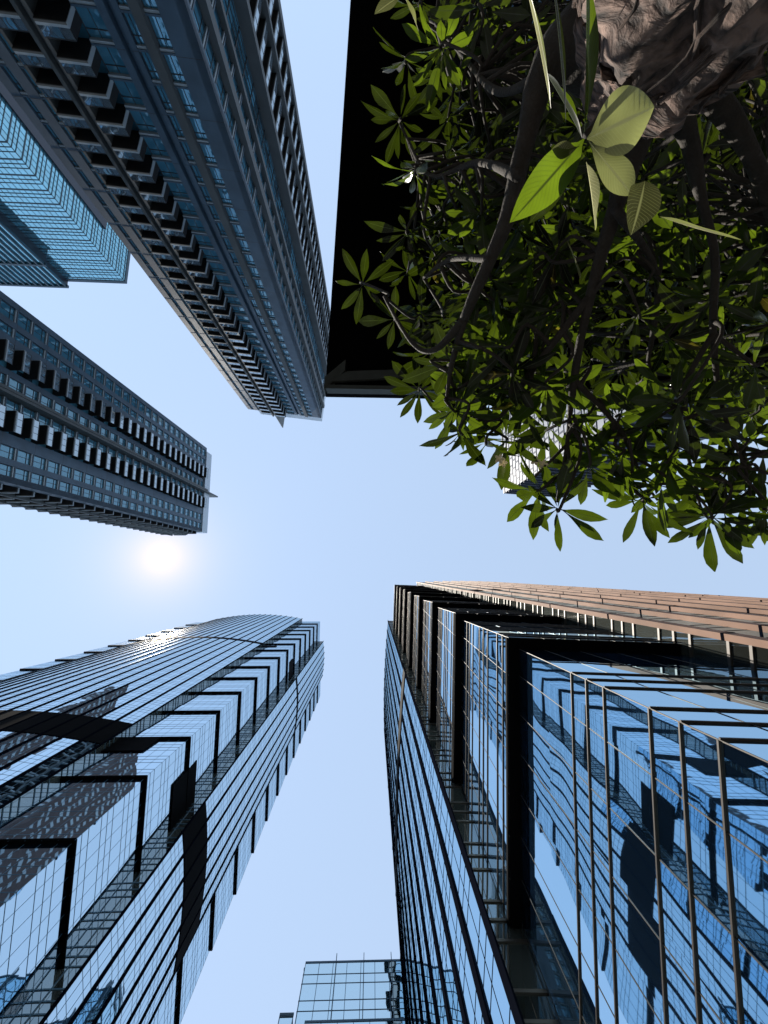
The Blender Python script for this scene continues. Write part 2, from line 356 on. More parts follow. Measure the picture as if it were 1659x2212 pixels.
def wing(u0, u1, n1, z1, parent):
    F = fB.at(u0, 0, n1); gl = MB(); ml = MB(); W = u1 - u0
    gl.quad([F(0, 0), F(W, 0), F(W, z1), F(0, z1)], 0, [(0, 0), (W, 0), (W, z1), (0, z1)]); g_ = gl.build('curtain_wall', 'bglass', parent)
    sd_ = MB(); sd_.box(F, 0, W, 0, z1 - .1, -n1 + .02, -.06); sd_.build('dark_return', 'slot', parent)
    u = .2
    while u < W: ml.box(F, u, u + .45, 0, z1, -.02, .5); u += 1.9
    ml.box(F, -.1, W, z1 - .2, z1 + .5, -.3, .55); ml.build('fin_row', 'bline', g_)
wing(19.0, 44.0, 1.8, HB + 1.0, tB)
wing(17.6, 44.0, 2.7, 119.0, tB)
# ------------------------------------------------------------------ brown tower farther left, met only as a reflection in the glass
tR = thing('apartment_tower', 'dark brown tower with rows of white windows, mirrored in the lower left glass tower', 'tower', (-125, -35, 0))
fR = Fr((-112, -24), (0, -1), (1, 0)); sR = Fr((-112, -24), (-1, 0), (0, 1)); M['brown'] = mat('brown_brick', (.075, .045, .04), .7, var=.2)
b = MB(); b.box(fR, 0, 24, 0, 222, -10, 0); b.build('wall', 'brown', tR)
b = MB()
for F, W in ((fR, 24), (sR, 10)):
    for f in range(12, 63):
        u = 1.6
        while u < W - 3: b.box(F, u, u + 2.0, f * 3.5, f * 3.5 + 1.5, -.1, .12); u += 4.4
o = b.build('window', 'white', tR); o['kind'] = 'stuff'
# ------------------------------------------------------------------ curved glass towers
MOD = 12.6; FL = 4.2; ZL = (0, 1.05, 2.1)
def bay_maker(a, b, LA, LB, rec, msp, mw, MOD=12.6):
    """corner bay one module high: two leaning glass arms meeting at a corner; a, b run along the arms from the corner."""
    a = Vector((*a, 0)); b = Vector((*b, 0)); Z = Vector((0, 0, 1))
    def g(mb):
        # the inner edge of each arm stops where the arm's neighbour leans in
        p = [a * LA, a * 0, a * rec + b * rec + Z * MOD, a * LA + b * rec + Z * MOD]
        mb.quad(p, 0, [(LA, 0), (0, 0), (0, MOD), (LA, MOD)])
        p = [b * 0, b * LB, b * LB + a * rec + Z * MOD, a * rec + b * rec + Z * MOD]
        mb.quad(p, 0, [(100, 0), (100 + LB, 0), (100 + LB, MOD), (100, MOD)])
    def grid(mb):
        for (d, o, L_) in ((a, b, LA), (b, a, LB)):
            out = -o
            for f in range(3):
                for q in ZL:
                    z = f * FL + q
                    if z < .1: continue
                    off = o * (rec * z / MOD); s0 = rec * z / MOD
                    mb.bar(d * s0 + off + Z * z, d * L_ + off + Z * z, Z, out, mw, .045 if mw < .05 else .018)
            u = 0
            while u < L_ + .01:
                s0 = max(u, rec) if u < rec else u
                mb.bar(d * u + o * 0, d * (max(u, rec)) + o * rec + Z * MOD, d, out, mw * .6, .012); u += msp
    def sof(mb):
        w = rec + .12
        mb.hexa([-a * .0 - b * .0, a * LA, a * LA + b * w, a * w + b * w] + [q + Z * .3 for q in (-a * .0, a * LA, a * LA + b * w, a * w + b * w)])
        mb.hexa([q + Z * .001 for q in (-a * 0, a * w + b * w, b * LB + a * w, b * LB)] + [q + Z * .299 for q in (-a * 0, a * w + b * w, b * LB + a * w, b * LB)])
        mb.bar(-b * .04 + Z * .14 - a * .04, a * LA - b * .04 + Z * .14, Z, -b, .2, .05); mb.bar(-a * .04 + Z * .14, b * LB - a * .04 + Z * .14, Z, -a, .2, .05)
    return g, grid, sof
def bays(parent, corner, a, b, LA, LB, rec, zs, mats, msp=1.69, mw=.1, hh=12.6):
    a = Vector((a[0], a[1])).normalized(); b = Vector((b[0], b[1])).normalized()
    g, grid, sof = bay_maker(a, b, LA, LB, rec, msp, mw, hh); ms = []
    for nm, fn, mt in (('corner_bay', g, mats[0]), ('mullion_grid', grid, mats[1]), ('soffit_frame', sof, 'black')):
        mb = MB(); fn(mb); ms.append((nm, mb.mesh(nm, mt)))
    for z in zs:
        loc = Vector((corner[0], corner[1], z)); o = link(ms[0][0], ms[0][1], parent, loc)
        for nm, me in ms[1:]: link(nm, me, o, loc)
def curved_face(parent, p0, p1, out, bulge, H, nfin, mats, bands, finw=.4, find=.75, mw=.09, mid=1, finmat='bronze', end0=None, end1=None):
    """a bowed curtain wall from p0 to p1 with fins at every bay"""
    p0 = Vector((*p0, 0)); p1 = Vector((*p1, 0)); d = p1 - p0; L = d.length; e = d / L; out = Vector((*out, 0)).normalized()
    def P(s): return p0 + d * s + out * (bulge * 4 * s * (1 - s))
    gl = MB(); ml = MB(); Zv = Vector((0, 0, 1)); pts = [P(i / nfin) for i in range(nfin + 1)]; bw = L / nfin
    bnd = [MB() for _ in bands]
    for i in range(nfin):
        q0, q1 = pts[i], pts[i + 1]; t = (q1 - q0).normalized(); o = Vector((t.y, -t.x, 0)); o = o if o.dot(out) > 0 else -o
        gl.quad([q0, q1, q1 + Zv * H, q0 + Zv * H], 0, [(i * bw, 0), (i * bw + bw, 0), (i * bw + bw, H), (i * bw, H)])
        z = 0
        while z < H - .2:
            for q in ZL: ml.bar(q0 + Zv * (z + q), q1 + Zv * (z + q), Zv, o, mw, .014)
            z += FL
        for k in range(1, mid + 1): m = q0 + (q1 - q0) * (k / (mid + 1)); ml.bar(m, m + Zv * H, t, o, mw, .012)
        for B_, (za, zb) in zip(bnd, bands):
            B_.hexa([q0 + Zv * za + o * -.05, q1 + Zv * za + o * -.05, q1 + Zv * za + o * .09, q0 + Zv * za + o * .09, q0 + Zv * zb + o * -.05, q1 + Zv * zb + o * -.05, q1 + Zv * zb + o * .09, q0 + Zv * zb + o * .09])
    cw = gl.build('curtain_wall', mats[0], parent); ml.build('mullion_grid', mats[1], cw)
    for B_ in bnd: B_.build('louver_band', 'black', parent)
    for i in range(nfin + 1):
        s = i / nfin; t = (P(min(1, s + .01)) - P(max(0, s - .01))).normalized(); o = Vector((t.y, -t.x, 0)); o = o if o.dot(out) > 0 else -o
        fb = MB(); fb.bar(P(s), P(s) + Zv * (H + .9), t, o, finw, find); fo = fb.build('fin', finmat, parent)
        if finmat == 'bronze':
            jb = MB(); z = FL * (.5 + .33 * (i % 3))
            while z < H: jb.bar(P(s) + Zv * (z - .07) - o * .01, P(s) + Zv * (z + .07) - o * .01, t, o, finw + .03, find + .025); z += FL * 2
            jb.build('panel_joint', 'dmetal', fo)
    return P
def end_wall(parent, p, q, H, mats, nd=1):
    """narrow glazed return between a bowed face and its corner bay"""
    p = Vector((*p, 0)); q = Vector((*q, 0)); Zv = Vector((0, 0, 1)); L = (q - p).length; t = (q - p) / L
    gl = MB(); gl.quad([p, q, q + Zv * H, p + Zv * H], 0, [(0, 0), (L, 0), (L, H), (0, H)]); o = gl.build('return_glass', mats[0], parent)
    nrm = Vector((t.y, -t.x, 0)); ml = MB(); z = 0
    while z < H - .2:
        for k in ZL: ml.bar(p + Zv * (z + k) - nrm * .06, q + Zv * (z + k) - nrm * .06, Zv, nrm, .14, .12)
        z += FL
    for k in range(nd + 1): m = p + (q - p) * (k / max(1, nd)); ml.bar(m - nrm * .07, m + Zv * H - nrm * .07, t, nrm, .1, .14)
    ml.build('mullion_grid', mats[1], o)
# --- tower at lower left
HC = 236.0; zc = [46.0 + MOD * k for k in range(-3, 15)]
cTR, cTL, cBR = (-28.1, 24.9), (-95.0, 25.2), (-27.2, 63.5)
tC = thing('office_tower', 'silver blue glass tower at lower left with a stepped corner of stacked glass bays', 'tower', (-62, 45, 0), 'curved glass towers')
b = MB(); b.prism([(-39, 26.6), (-84, 26.6), (-84, 28), (-93.5, 28), (-93.5, 60), (-29.5, 60), (-29.5, 36.5), (-30.3, 36.5), (-30.3, 27.5), (-39, 27.5)], 0, HC - 1); b.build('core', 'core', tC)
bays(tC, cTR, (-1, 0), (0, 1), 11.0, 10.8, .28, zc, ('cglass', 'cline'), 1.55, .055)
bays(tC, cTL, (1, 0), (0, 1), 10.5, 11.0, .28, zc, ('cglass', 'cline'), 1.55, .055)
bays(tC, cBR, (-1, 0), (0, -1), 10.5, 10.8, .28, zc, ('cglass', 'cline'), 1.55, .055)
bandC = [(66.5, 74.5), (153.0, 155.2)]
curved_face(tC, (-38.6, 24.0), (-84.6, 24.0), (0, -1), 2.3, HC + 1.5, 16, ('cglass', 'cline'), bandC, .34, .12, .045, 2, 'dmetal')
curved_face(tC, (-26.4, 35.5), (-26.4, 53.0), (1, 0), .7, HC - 2, 6, ('cglass', 'cline'), bandC, .34, .12, .045, 2, 'dmetal')
end_wall(tC, (-38.6, 24.0), (-38.6, 26.5), HC, ('teal', 'bline'), 2); end_wall(tC, (-26.4, 35.5), (-28.9, 35.5), HC - 2, ('teal', 'bline'), 2)
end_wall(tC, (-84.6, 24.0), (-84.6, 26.5), HC, ('teal', 'bline'), 2); end_wall(tC, (-26.4, 53.0), (-28.9, 53.0), HC - 2, ('teal', 'bline'), 2)
def louvers(F, *a): lb = MB(); lb.box(F, *a); lb.build('louver_band', 'black', tC)
louvers(Fr((-28.1, 24.9), (-1, 0), (0, -1)), 4.6, 10.9, 66.5, 71.5, -.4, .03); louvers(Fr((-28.1, 24.9), (0, 1), (1, 0)), 4.6, 10.7, 66.5, 74.5, -.4, .03)
louvers(Fr((-28.1, 24.9), (-1, 0), (0, -1)), 5.6, 10.9, 153, 155.2, -.4, .03); louvers(Fr((-28.1, 24.9), (0, 1), (1, 0)), 4.6, 10.7, 150, 156.2, -.4, .03)
# --- tower at lower right, its corner a few metres from the camera
HD = 140.0; PHI = math.radians(2.2); zd = [21.65 + MOD * k for k in range(0, 9)]
ax = Vector((math.cos(PHI), math.sin(PHI))); bx = Vector((-math.sin(PHI), math.cos(PHI))); oD = Vector((6.4, 2.94))
def D(a, b): q = oD + ax * a + bx * b; return (q.x, q.y)
tD = thing('office_tower', 'deep blue glass tower at lower right with black L shaped corner reveals and bronze fins', 'tower', (*D(25, 25), 0), 'curved glass towers')
b = MB(); b.prism([D(1.0, 1.0), D(8.2, 1.0), D(8.2, .6), D(54, .6), D(54, 47), D(.6, 47), D(.6, 12.0), D(1.0, 12.0)], 0, HD - 1); b.build('core', 'core', tD)
bays(tD, D(0, 0), ax, bx, 8.2, 12.0, .5, zd, ('dglass', 'gold'), 1.69, .045)
bays(tD, D(0, 0), ax, bx, 8.2, 12.0, .5, [5.6], ('dglass', 'gold'), 1.69, .045, 16.05)
bays(tD, D(0, 53.5), ax, -bx, 8.0, 8.5, .5, zd, ('dglass', 'gold'), 1.69, .045)
bandD = [(68.0, 71.5)]
curved_face(tD, D(-.9, 12.0), D(-.9, 45.0), -ax, .55, HD, 11, ('dglass', 'dmetal'), bandD, .6, .08, .035, 1, 'dmetal')
curved_face(tD, D(8.2, -.6), D(52, -.6), -bx, 1.0, HD, 15, ('dglass', 'gold'), bandD, .5, .28, .05, 1, 'bronze')
end_wall(tD, D(8.2, -.6), D(8.2, 1.0), HD, ('teal', 'gold'), 1); end_wall(tD, D(-.9, 12.0), D(1.0, 12.0), HD, ('teal', 'gold'), 1)
end_wall(tD, D(-.9, 45.0), D(1.0, 45.0), HD, ('teal', 'gold'), 1)
# ------------------------------------------------------------------ small glass block, bottom centre
HF = 80.0
F0, F1 = at(660, 2080, HF), at(905, 2080, HF)
tF = thing('office_building', 'low pale glass office block with square grid at the bottom between the two glass towers', 'building', ((F0.x + F1.x) / 2, F0.y + 12, 0))
fF = Fr(F0, (1, 0), (0, -1)); WF = 34.0
b = MB(); b.box(fF, .1, WF, 0, HF - .3, -24, -.1); b.build('core', 'core', tF)
gl = MB(); ml = MB(); grid_face(gl, ml, fF, WF, 0, HF, 4.1, (0, 2.6), 2.25, .08, .09, .04); 
sF = Fr(F0, (0, 1), (-1, 0)); grid_face(gl, ml, sF, 24, 0, HF - 1, 4.1, (0, 2.6), 2.25, .1, .14, .1)
gl.build('curtain_wall', 'fglass', tF); ml.build('mullion_grid', 'cline', tF)
gl = MB(); ml = MB(); grid_face(gl, ml, Fr((F0.x + 1.5, F0.y - 1.2), (1, 0), (0, -1)), 30, 0, HF - 10.5, 4.1, (0, 2.6), 2.25, .08, .09, .04); gb = gl.build('projecting_bay', 'fglass', tF); ml.build('mullion_grid', 'cline', gb)
b = MB(); b.box(Fr((F0.x + 1.5, F0.y - 1.2), (1, 0), (0, -1)), .05, 30, 0, HF - 10.6, -1.15, -.05); b.build('bay_core', 'core', tF)
for k in range(9):
    b = MB(); b.box(fF, 5.0 + 4.5 * k - .05, 5.0 + 4.5 * k + .05, HF - 10, HF + 1.2, .0, .35); b.build('roof_fin', 'bline', tF)
S0 = at(604, 2193, 70); fS = Fr(S0, (1, 0), (0, -1))
gl = MB(); ml = MB(); grid_face(gl, ml, fS, F0.x - S0.x - .1, 0, 70, 4.1, (0, 2.6), 2.0, .1, .14, .1); gb = gl.build('low_wing', 'fglass', tF); ml.build('mullion_grid', 'bline', gb)
b = MB(); b.box(fS, .05, F0.x - S0.x - .15, 0, 69.8, -18, -.05); b.build('wing_core', 'core', tF)
# ------------------------------------------------------------------ pale tower behind the tree
HG = 170.0
G0, G1, G2 = at(1090, 1064, HG), at(1084, 930, HG), at(1217, 1073, HG)
tG = thing('office_tower', 'pale panelled tower with dark slots seen through the tree leaves at right', 'tower', (G0.x + 12, G0.y - 15, 0))
fG = Fr((G0.x, G0.y), (0, -1), (-1, 0)); rG = Fr((G0.x, G0.y), (G2.x - G0.x, G2.y - G0.y), (0, 1)); WG = 34.; DG = (G2 - G0).length
b = MB(); b.box(fG, .1, WG, 0, HG - .2, -DG + .2, -.1); b.build('wall', 'gwhite', tG)
gl = MB(); ml = MB(); sl = MB()
z = HG - 3.4 * 40; k = 0
while z < HG - 2:
    u = .6 + (k % 2) * 1.6
    while u < WG - 2: sl.box(fG, u, u + .5, z - .6, z + 2.5, -.12, .06); u += 3.2
    ml.box(fG, 0, WG, z + 2.7, z + 2.85, -.1, .08)
    sl.box(rG, 0, DG, z, z + 1.5, -.12, .06); ml.box(rG, 0, DG, z + 1.6, z + 1.8, -.1, .7); z += 3.4; k += 1
ml.build('floor_edge', 'gwhite', tG); o = sl.build('window_slot', 'slot', tG); o['kind'] = 'stuff'
b = MB(); b.box(fG, -.2, WG, HG - .2, HG + 1.2, -.5, .2); b.box(rG, 0, DG, HG - .2, HG + 1.2, -.5, .2); b.build('parapet', 'gwhite', tG)
# ------------------------------------------------------------------ black canopy and the dark building under it
HS = 20.0
s0, s1, s2 = at(757, 0, HS), at(702, 850, HS), at(1659, 866, HS)
uS = (s2 - s1).normalized(); eS = (s0 - s1).normalized()
sX = s1 + uS * 46; sY = s1 + eS * 70; sXY = sX + eS * 70
tS = thing('canopy_building', 'black building with a wide flat overhanging roof filling the upper right behind the tree', 'building', (20, -50, 0))
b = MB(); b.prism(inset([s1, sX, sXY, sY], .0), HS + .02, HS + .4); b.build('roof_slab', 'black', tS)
tr = MB()
zz = HS - .0
def S(a, b_, z=0): q = s1 + uS * a + eS * b_; return Vector((q.x, q.y, HS + z))
# sloped grey trim panels under the front lip, wider away from the corner
tr.hexa([S(.15, .35, -.5), S(8.0, .1 + .9, -.5), S(8.0, 1.35, -.35), S(1.0, .95, -.35), S(.15, .35, -.3), S(8.0, 1.0, -.3), S(8, 1.35, -.1), S(1, .95, -.1)])
tr.hexa([S(8.05, 1.0, -.5), S(45, 1.0, -.5), S(45, 1.4, -.35), S(8.05, 1.35, -.35), S(8.05, 1.0, -.3), S(45, 1, -.3), S(45, 1.4, -.1), S(8.05, 1.35, -.1)])
tr.hexa([S(0, 0, -.45), S(.9, .95, -.4), S(.9, 1.5, -.4), S(0, .6, -.45), S(0, 0, 0), S(.9, .95, 0), S(.9, 1.5, 0), S(0, .6, 0)])
tr.hexa([S(.1, 0, -.55), S(46, 0, -.55), S(46, .18, -.55), S(.1, .18, -.55), S(.1, 0, 0), S(46, 0, 0), S(46, .18, 0), S(.1, .18, 0)])
tr.build('roof_edge_trim', 'conc', tS)
w0 = at(942, 555, HS); fW = Fr((w0.x, w0.y), uS, -eS)
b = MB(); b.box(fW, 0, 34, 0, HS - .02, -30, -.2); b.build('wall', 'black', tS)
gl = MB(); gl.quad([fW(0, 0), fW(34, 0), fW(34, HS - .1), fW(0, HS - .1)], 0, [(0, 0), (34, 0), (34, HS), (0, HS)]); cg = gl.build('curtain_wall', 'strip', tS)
ml = MB(); u = 0
while u < 34: ml.box(fW, u, u + (.62 if u < 2.5 else 1.15), 0, HS - .05, -.02, .12); u += .75 if u < 2.5 else 1.25
ml.build('pier_row', 'black', cg)
# ------------------------------------------------------------------ the frangipani tree overhead
def leafmat(name, base, trans, mixf=.5):
    m = bpy.data.materials.new(name); m.use_nodes = True; t = m.node_tree; N = t.nodes; L = t.links; b = N['Principled BSDF']
    uv = N.new('ShaderNodeUVMap'); uv.uv_map = 'uv'; sp = N.new('ShaderNodeSeparateXYZ'); L.new(uv.outputs[0], sp.inputs[0])
    # pale midrib and faint side veins
    ab = N.new('ShaderNodeMath'); ab.operation = 'ABSOLUTE'; L.new(sp.outputs['X'], ab.inputs[0])
    mr = N.new('ShaderNodeMapRange'); mr.inputs[1].default_value = .03; mr.inputs[2].default_value = .10; mr.inputs[3].default_value = 1; mr.inputs[4].default_value = 0; L.new(ab.outputs[0], mr.inputs[0])
    k = N.new('ShaderNodeMath'); k.operation = 'MULTIPLY_ADD'; k.inputs[1].default_value = -.25; L.new(ab.outputs[0], k.inputs[0]); L.new(sp.outputs['Y'], k.inputs[2])
    k2 = N.new('ShaderNodeMath'); k2.operation = 'MULTIPLY'; k2.inputs[1].default_value = 110; L.new(k.outputs[0], k2.inputs[0])
    sn = N.new('ShaderNodeMath'); sn.operation = 'SINE'; L.new(k2.outputs[0], sn.inputs[0])
    vr = N.new('ShaderNodeMapRange'); vr.inputs[1].default_value = .75; vr.inputs[2].default_value = 1.0; vr.inputs[3].default_value = 0; vr.inputs[4].default_value = .35; L.new(sn.outputs[0], vr.inputs[0])
    mx = N.new('ShaderNodeMath'); mx.operation = 'MAXIMUM'; L.new(mr.outputs[0], mx.inputs[0]); L.new(vr.outputs[0], mx.inputs[1])
    oi = N.new('ShaderNodeObjectInfo'); tcn = N.new('ShaderNodeTexCoord'); ns = N.new('ShaderNodeTexNoise'); ns.inputs['Scale'].default_value = 6; L.new(tcn.outputs['Object'], ns.inputs['Vector'])
    rg = N.new('ShaderNodeMapRange'); rg.inputs[1].default_value = .3; rg.inputs[2].default_value = .7; rg.inputs[3].default_value = .6; rg.inputs[4].default_value = 1.4; L.new(ns.outputs[0], rg.inputs[0])
    rr = N.new('ShaderNodeMath'); rr.operation = 'MULTIPLY_ADD'; rr.inputs[1].default_value = 1.5; rr.inputs[2].default_value = .15; L.new(oi.outputs['Random'], rr.inputs[0])
    r2 = N.new('ShaderNodeMath'); r2.operation = 'MULTIPLY'; L.new(rr.outputs[0], r2.inputs[0]); L.new(rg.outputs[0], r2.inputs[1]); rg = r2
    def tone(c, vein):
        a = N.new('ShaderNodeVectorMath'); a.operation = 'SCALE'; a.inputs[0].default_value = c; L.new(rg.outputs[0], a.inputs['Scale'])
        q = N.new('ShaderNodeMix'); q.data_type = 'RGBA'; L.new(mx.outputs[0], q.inputs[0]); L.new(a.outputs[0], q.inputs[6]); q.inputs[7].default_value = (*vein, 1); return q.outputs[2]
    L.new(tone(base, tuple(min(1, c * 4 + .07) for c in base)), b.inputs['Base Color']); b.inputs['Roughness'].default_value = .27
    tr = N.new('ShaderNodeBsdfTranslucent'); L.new(tone(trans, tuple(c * .45 for c in trans)), tr.inputs['Color'])
    ms = N.new('ShaderNodeMixShader'); ms.inputs[0].default_value = mixf; L.new(b.outputs[0], ms.inputs[1]); L.new(tr.outputs[0], ms.inputs[2]); L.new(ms.outputs[0], N['Material Output'].inputs[0])
    return m
M['leaf'] = leafmat('green_leaf', (.006, .012, .003), (.058, .090, .004), .5)
M['leafold'] = leafmat('yellowing_leaf', (.07, .06, .012), (.16, .14, .012), .5)
M['leaflit'] = leafmat('sunlit_tone_leaf', (.20, .20, .10), (.17, .19, .06), .45)  # sunlit look of the near leaves put into a paler leaf colour
M['twig'] = mat('grey_twig', (.02, .016, .013), .85, var=.3, vscale=14, bump=.3, bscale=60)
M['petal'] = mat('cream_petal', (.75, .66, .45), .5)
def bark():
    m = bpy.data.materials.new('fissured_bark'); m.use_nodes = True; t = m.node_tree; N = t.nodes; L = t.links; b = N['Principled BSDF']; b.inputs['Roughness'].default_value = .85
    uv = N.new('ShaderNodeUVMap'); uv.uv_map = 'uv'; mp = N.new('ShaderNodeMapping'); mp.inputs['Scale'].default_value = (14, .55, 1); L.new(uv.outputs[0], mp.inputs[0])
    n1 = N.new('ShaderNodeTexNoise'); n1.inputs['Scale'].default_value = 2.0; n1.inputs['Detail'].default_value = 8; n1.inputs['Distortion'].default_value = .6; L.new(mp.outputs[0], n1.inputs['Vector'])
    tcn = N.new('ShaderNodeTexCoord'); n2 = N.new('ShaderNodeTexNoise'); n2.inputs['Scale'].default_value = 22; n2.inputs['Detail'].default_value = 6; L.new(tcn.outputs['Object'], n2.inputs['Vector'])
    ad = N.new('ShaderNodeMath'); ad.operation = 'MULTIPLY_ADD'; ad.inputs[1].default_value = .45; L.new(n2.outputs[0], ad.inputs[0]); L.new(n1.outputs[0], ad.inputs[2])
    cr = N.new('ShaderNodeValToRGB'); cr.color_ramp.elements[0].position = .55; cr.color_ramp.elements[0].color = (.006, .004, .004, 1); cr.color_ramp.elements[1].position = .9; cr.color_ramp.elements[1].color = (.16, .105, .085, 1)
    L.new(ad.outputs[0], cr.inputs[0]); L.new(cr.outputs[0], b.inputs['Base Color'])
    bu = N.new('ShaderNodeBump'); bu.inputs['Strength'].default_value = 1; bu.inputs['Distance'].default_value = .02; L.new(ad.outputs[0], bu.inputs['Height']); L.new(bu.outputs[0], b.inputs['Normal'])
    return m
M['bark'] = bark()
def leaf(mb, base, tip, nrm, width, bend=.1, fold=.25, m=0, n=7, pet=.10, peak=.62, twist=0.):
    base = Vector(base); tip = Vector(tip); d = tip - base; L_ = d.length; e = d / L_
    nrm = Vector(nrm); nrm = (nrm - e * nrm.dot(e)).normalized(); sd = e.cross(nrm)
    i0 = len(mb.v)
    for j in range(n + 1):
        s = j / n
        w = .02 if s <= pet * .5 else math.sin(math.pi * min(1, max(0, (s - pet * .4) / (1 - pet * .4))) ** (math.log(.5) / math.log(peak))) ** .85
        if j == n: w = .015
        w = max(w, .03 if j < n else .015) * width / 2
        c = base + d * s - nrm * (bend * L_ * s * s)
        a = twist * s; sv = sd * math.cos(a) + nrm * math.sin(a); nv = nrm * math.cos(a) - sd * math.sin(a)
        wav = .05 * width * math.sin(s * 9 + i0)
        mb.v += [tuple(c - sv * w + nv * (w * fold + wav)), tuple(c), tuple(c + sv * w + nv * (w * fold - wav))]
    for j in range(n):
        a = i0 + j * 3
        for q in (0, 1):
            mb.f.append((a + q, a + q + 1, a + q + 4, a + q + 3)); mb.m.append(m)
            x0, x1 = (-1, 0) if q == 0 else (0, 1); mb.uv.append([(x0, j / n), (x1, j / n), (x1, (j + 1) / n), (x0, (j + 1) / n)])
rng = random.Random(11)
def rv(s): return Vector((rng.uniform(-s, s), rng.uniform(-s, s), rng.uniform(-s, s)))
base_pt = Vector((1.15, -2.25, 0))
tT = thing('frangipani_tree', 'large frangipani tree with thick fissured trunk and whorls of long green leaves overhead', 'tree', base_pt)
# trunk: rises from the ground just outside the frame and leans over the camera
tp = [base_pt, Vector((1.12, -2.16, 1.2)), Vector((1.07, -2.04, 2.1)), Vector((1.04, -1.96, 2.6)), Vector((1.05, -1.97, 2.75)), Vector((1.06, -1.98, 2.9)), Vector((1.07, -1.99, 3.02)), Vector((1.08, -2.0, 3.12))]
def sm(pts, k=6):       # smooth a polyline
    out = []
    n = len(pts)
    for i in range(n - 1):
        p0 = pts[max(0, i - 1)]; p1 = pts[i]; p2 = pts[i + 1]; p3 = pts[min(n - 1, i + 2)]
        for j in range(k):
            t = j / k; out.append(.5 * ((2 * p1) + (p2 - p0) * t + (2 * p0 - 5 * p1 + 4 * p2 - p3) * t * t + (3 * p1 - p0 - 3 * p2 + p3) * t ** 3))
    out.append(pts[-1]); return out
def lerpr(r, n):
    return [np.interp(i / (n - 1) * (len(r) - 1), range(len(r)), r) for i in range(n)]
st = sm(tp, 8); tr = lerpr([.44, .37, .34, .33, .32, .29, .2, .08], len(st))
mb = MB(); mb.tube(st, tr, 40, 0, .35); trunk = mb.build('trunk', 'bark', tT, True)
mb = MB()
for k in range(46):      # woody strands and aerial roots clinging along the trunk
    a = rng.uniform(0, 6.283); w = rng.uniform(-.5, .5); i0 = rng.randint(8, 20); i1 = min(len(st) - 3, i0 + rng.randint(10, 26)); pts = []
    for i in range(i0, i1):
        t = (st[i + 1] - st[i - 1]).normalized(); o = t.orthogonal().normalized(); b_ = t.cross(o); an = a + w * (i - i0) / 20 + .12 * math.sin(i * .9 + k)
        pts.append(st[i] + (o * math.cos(an) + b_ * math.sin(an)) * (tr[i] * 1.03 + .012 * math.sin(i * .7 + k)))
    mb.tube(pts, rng.uniform(.004, .014), 5, 0, .3)
rt = mb.build('root_strands', 'bark', trunk, True); rt['kind'] = 'stuff'
SKEL = []
def branch(pts, r, name='branch'):
    s = sm([Vector(p) for p in pts], 6); rr = lerpr(r, len(s)); mb = MB(); mb.tube(s, rr, 12, 0, .25); mb.build(name, 'twig', tT, True)
    SKEL.extend((p, q) for p, q in zip(s, rr)); return s
A_ = at
branch([A_(1390, 90, 3.1), A_(1270, 95, 3.1), A_(1175, 165, 3.15), A_(1132, 320, 3.25), A_(1098, 465, 3.4), A_(1045, 590, 3.57), A_(1003, 690, 3.75)], [.2, .17, .075, .042, .036, .032, .028])
branch([A_(1003, 690, 3.75), A_(940, 755, 3.9), A_(890, 740, 4.0), A_(830, 640, 4.15)], [.026, .018, .014, .01])
branch([A_(1003, 690, 3.75), A_(975, 790, 3.95), A_(965, 860, 4.1)], [.024, .016, .012])
branch([A_(1060, 560, 3.5), A_(975, 560, 3.8), A_(915, 600, 4.0)], [.02, .015, .01])
branch([A_(1120, 380, 3.25), A_(1030, 350, 3.7), A_(930, 380, 4.0), A_(880, 300, 4.2)], [.024, .018, .013, .01])
branch([A_(1230, 120, 3.1), A_(1080, 200, 3.5), A_(1000, 120, 4.0), A_(940, 50, 4.3)], [.03, .02, .014, .01])
branch([A_(1440, 160, 3.2), A_(1488, 300, 3.35), A_(1515, 430, 3.5), A_(1545, 560, 3.6), A_(1540, 720, 3.8), A_(1560, 880, 4.0), A_(1610, 1010, 4.1)], [.1, .04, .026, .022, .018, .015, .01])
branch([A_(1400, 200, 3.25), A_(1330, 450, 3.5), A_(1275, 640, 3.7), A_(1240, 820, 3.95), A_(1225, 960, 4.15), A_(1203, 1085, 4.3)], [.1, .04, .026, .02, .014, .009])
branch([A_(1275, 640, 3.7), A_(1150, 800, 3.95), A_(1080, 900, 4.15), A_(1020, 900, 4.25)], [.024, .018, .013, .01])
branch([A_(1240, 820, 3.95), A_(1340, 930, 4.1), A_(1385, 1030, 4.2), A_(1420, 1080, 4.3)], [.018, .014, .011, .008])
branch([A_(1540, 720, 3.8), A_(1470, 860, 4.0), A_(1490, 1000, 4.15), A_(1540, 1130, 4.25), A_(1700, 1160, 4.4)], [.018, .014, .011, .009, .008])
branch([A_(1480, 130, 3.2), A_(1620, 330, 3.4), A_(1690, 560, 3.8), A_(1700, 840, 4.1)], [.08, .04, .025, .015])
branch([A_(1330, 450, 3.4), A_(1420, 600, 3.8), A_(1400, 780, 4.1)], [.025, .018, .012])
branch([A_(1225, 960, 4.15), A_(1150, 1035, 4.3)], [.012, .008])
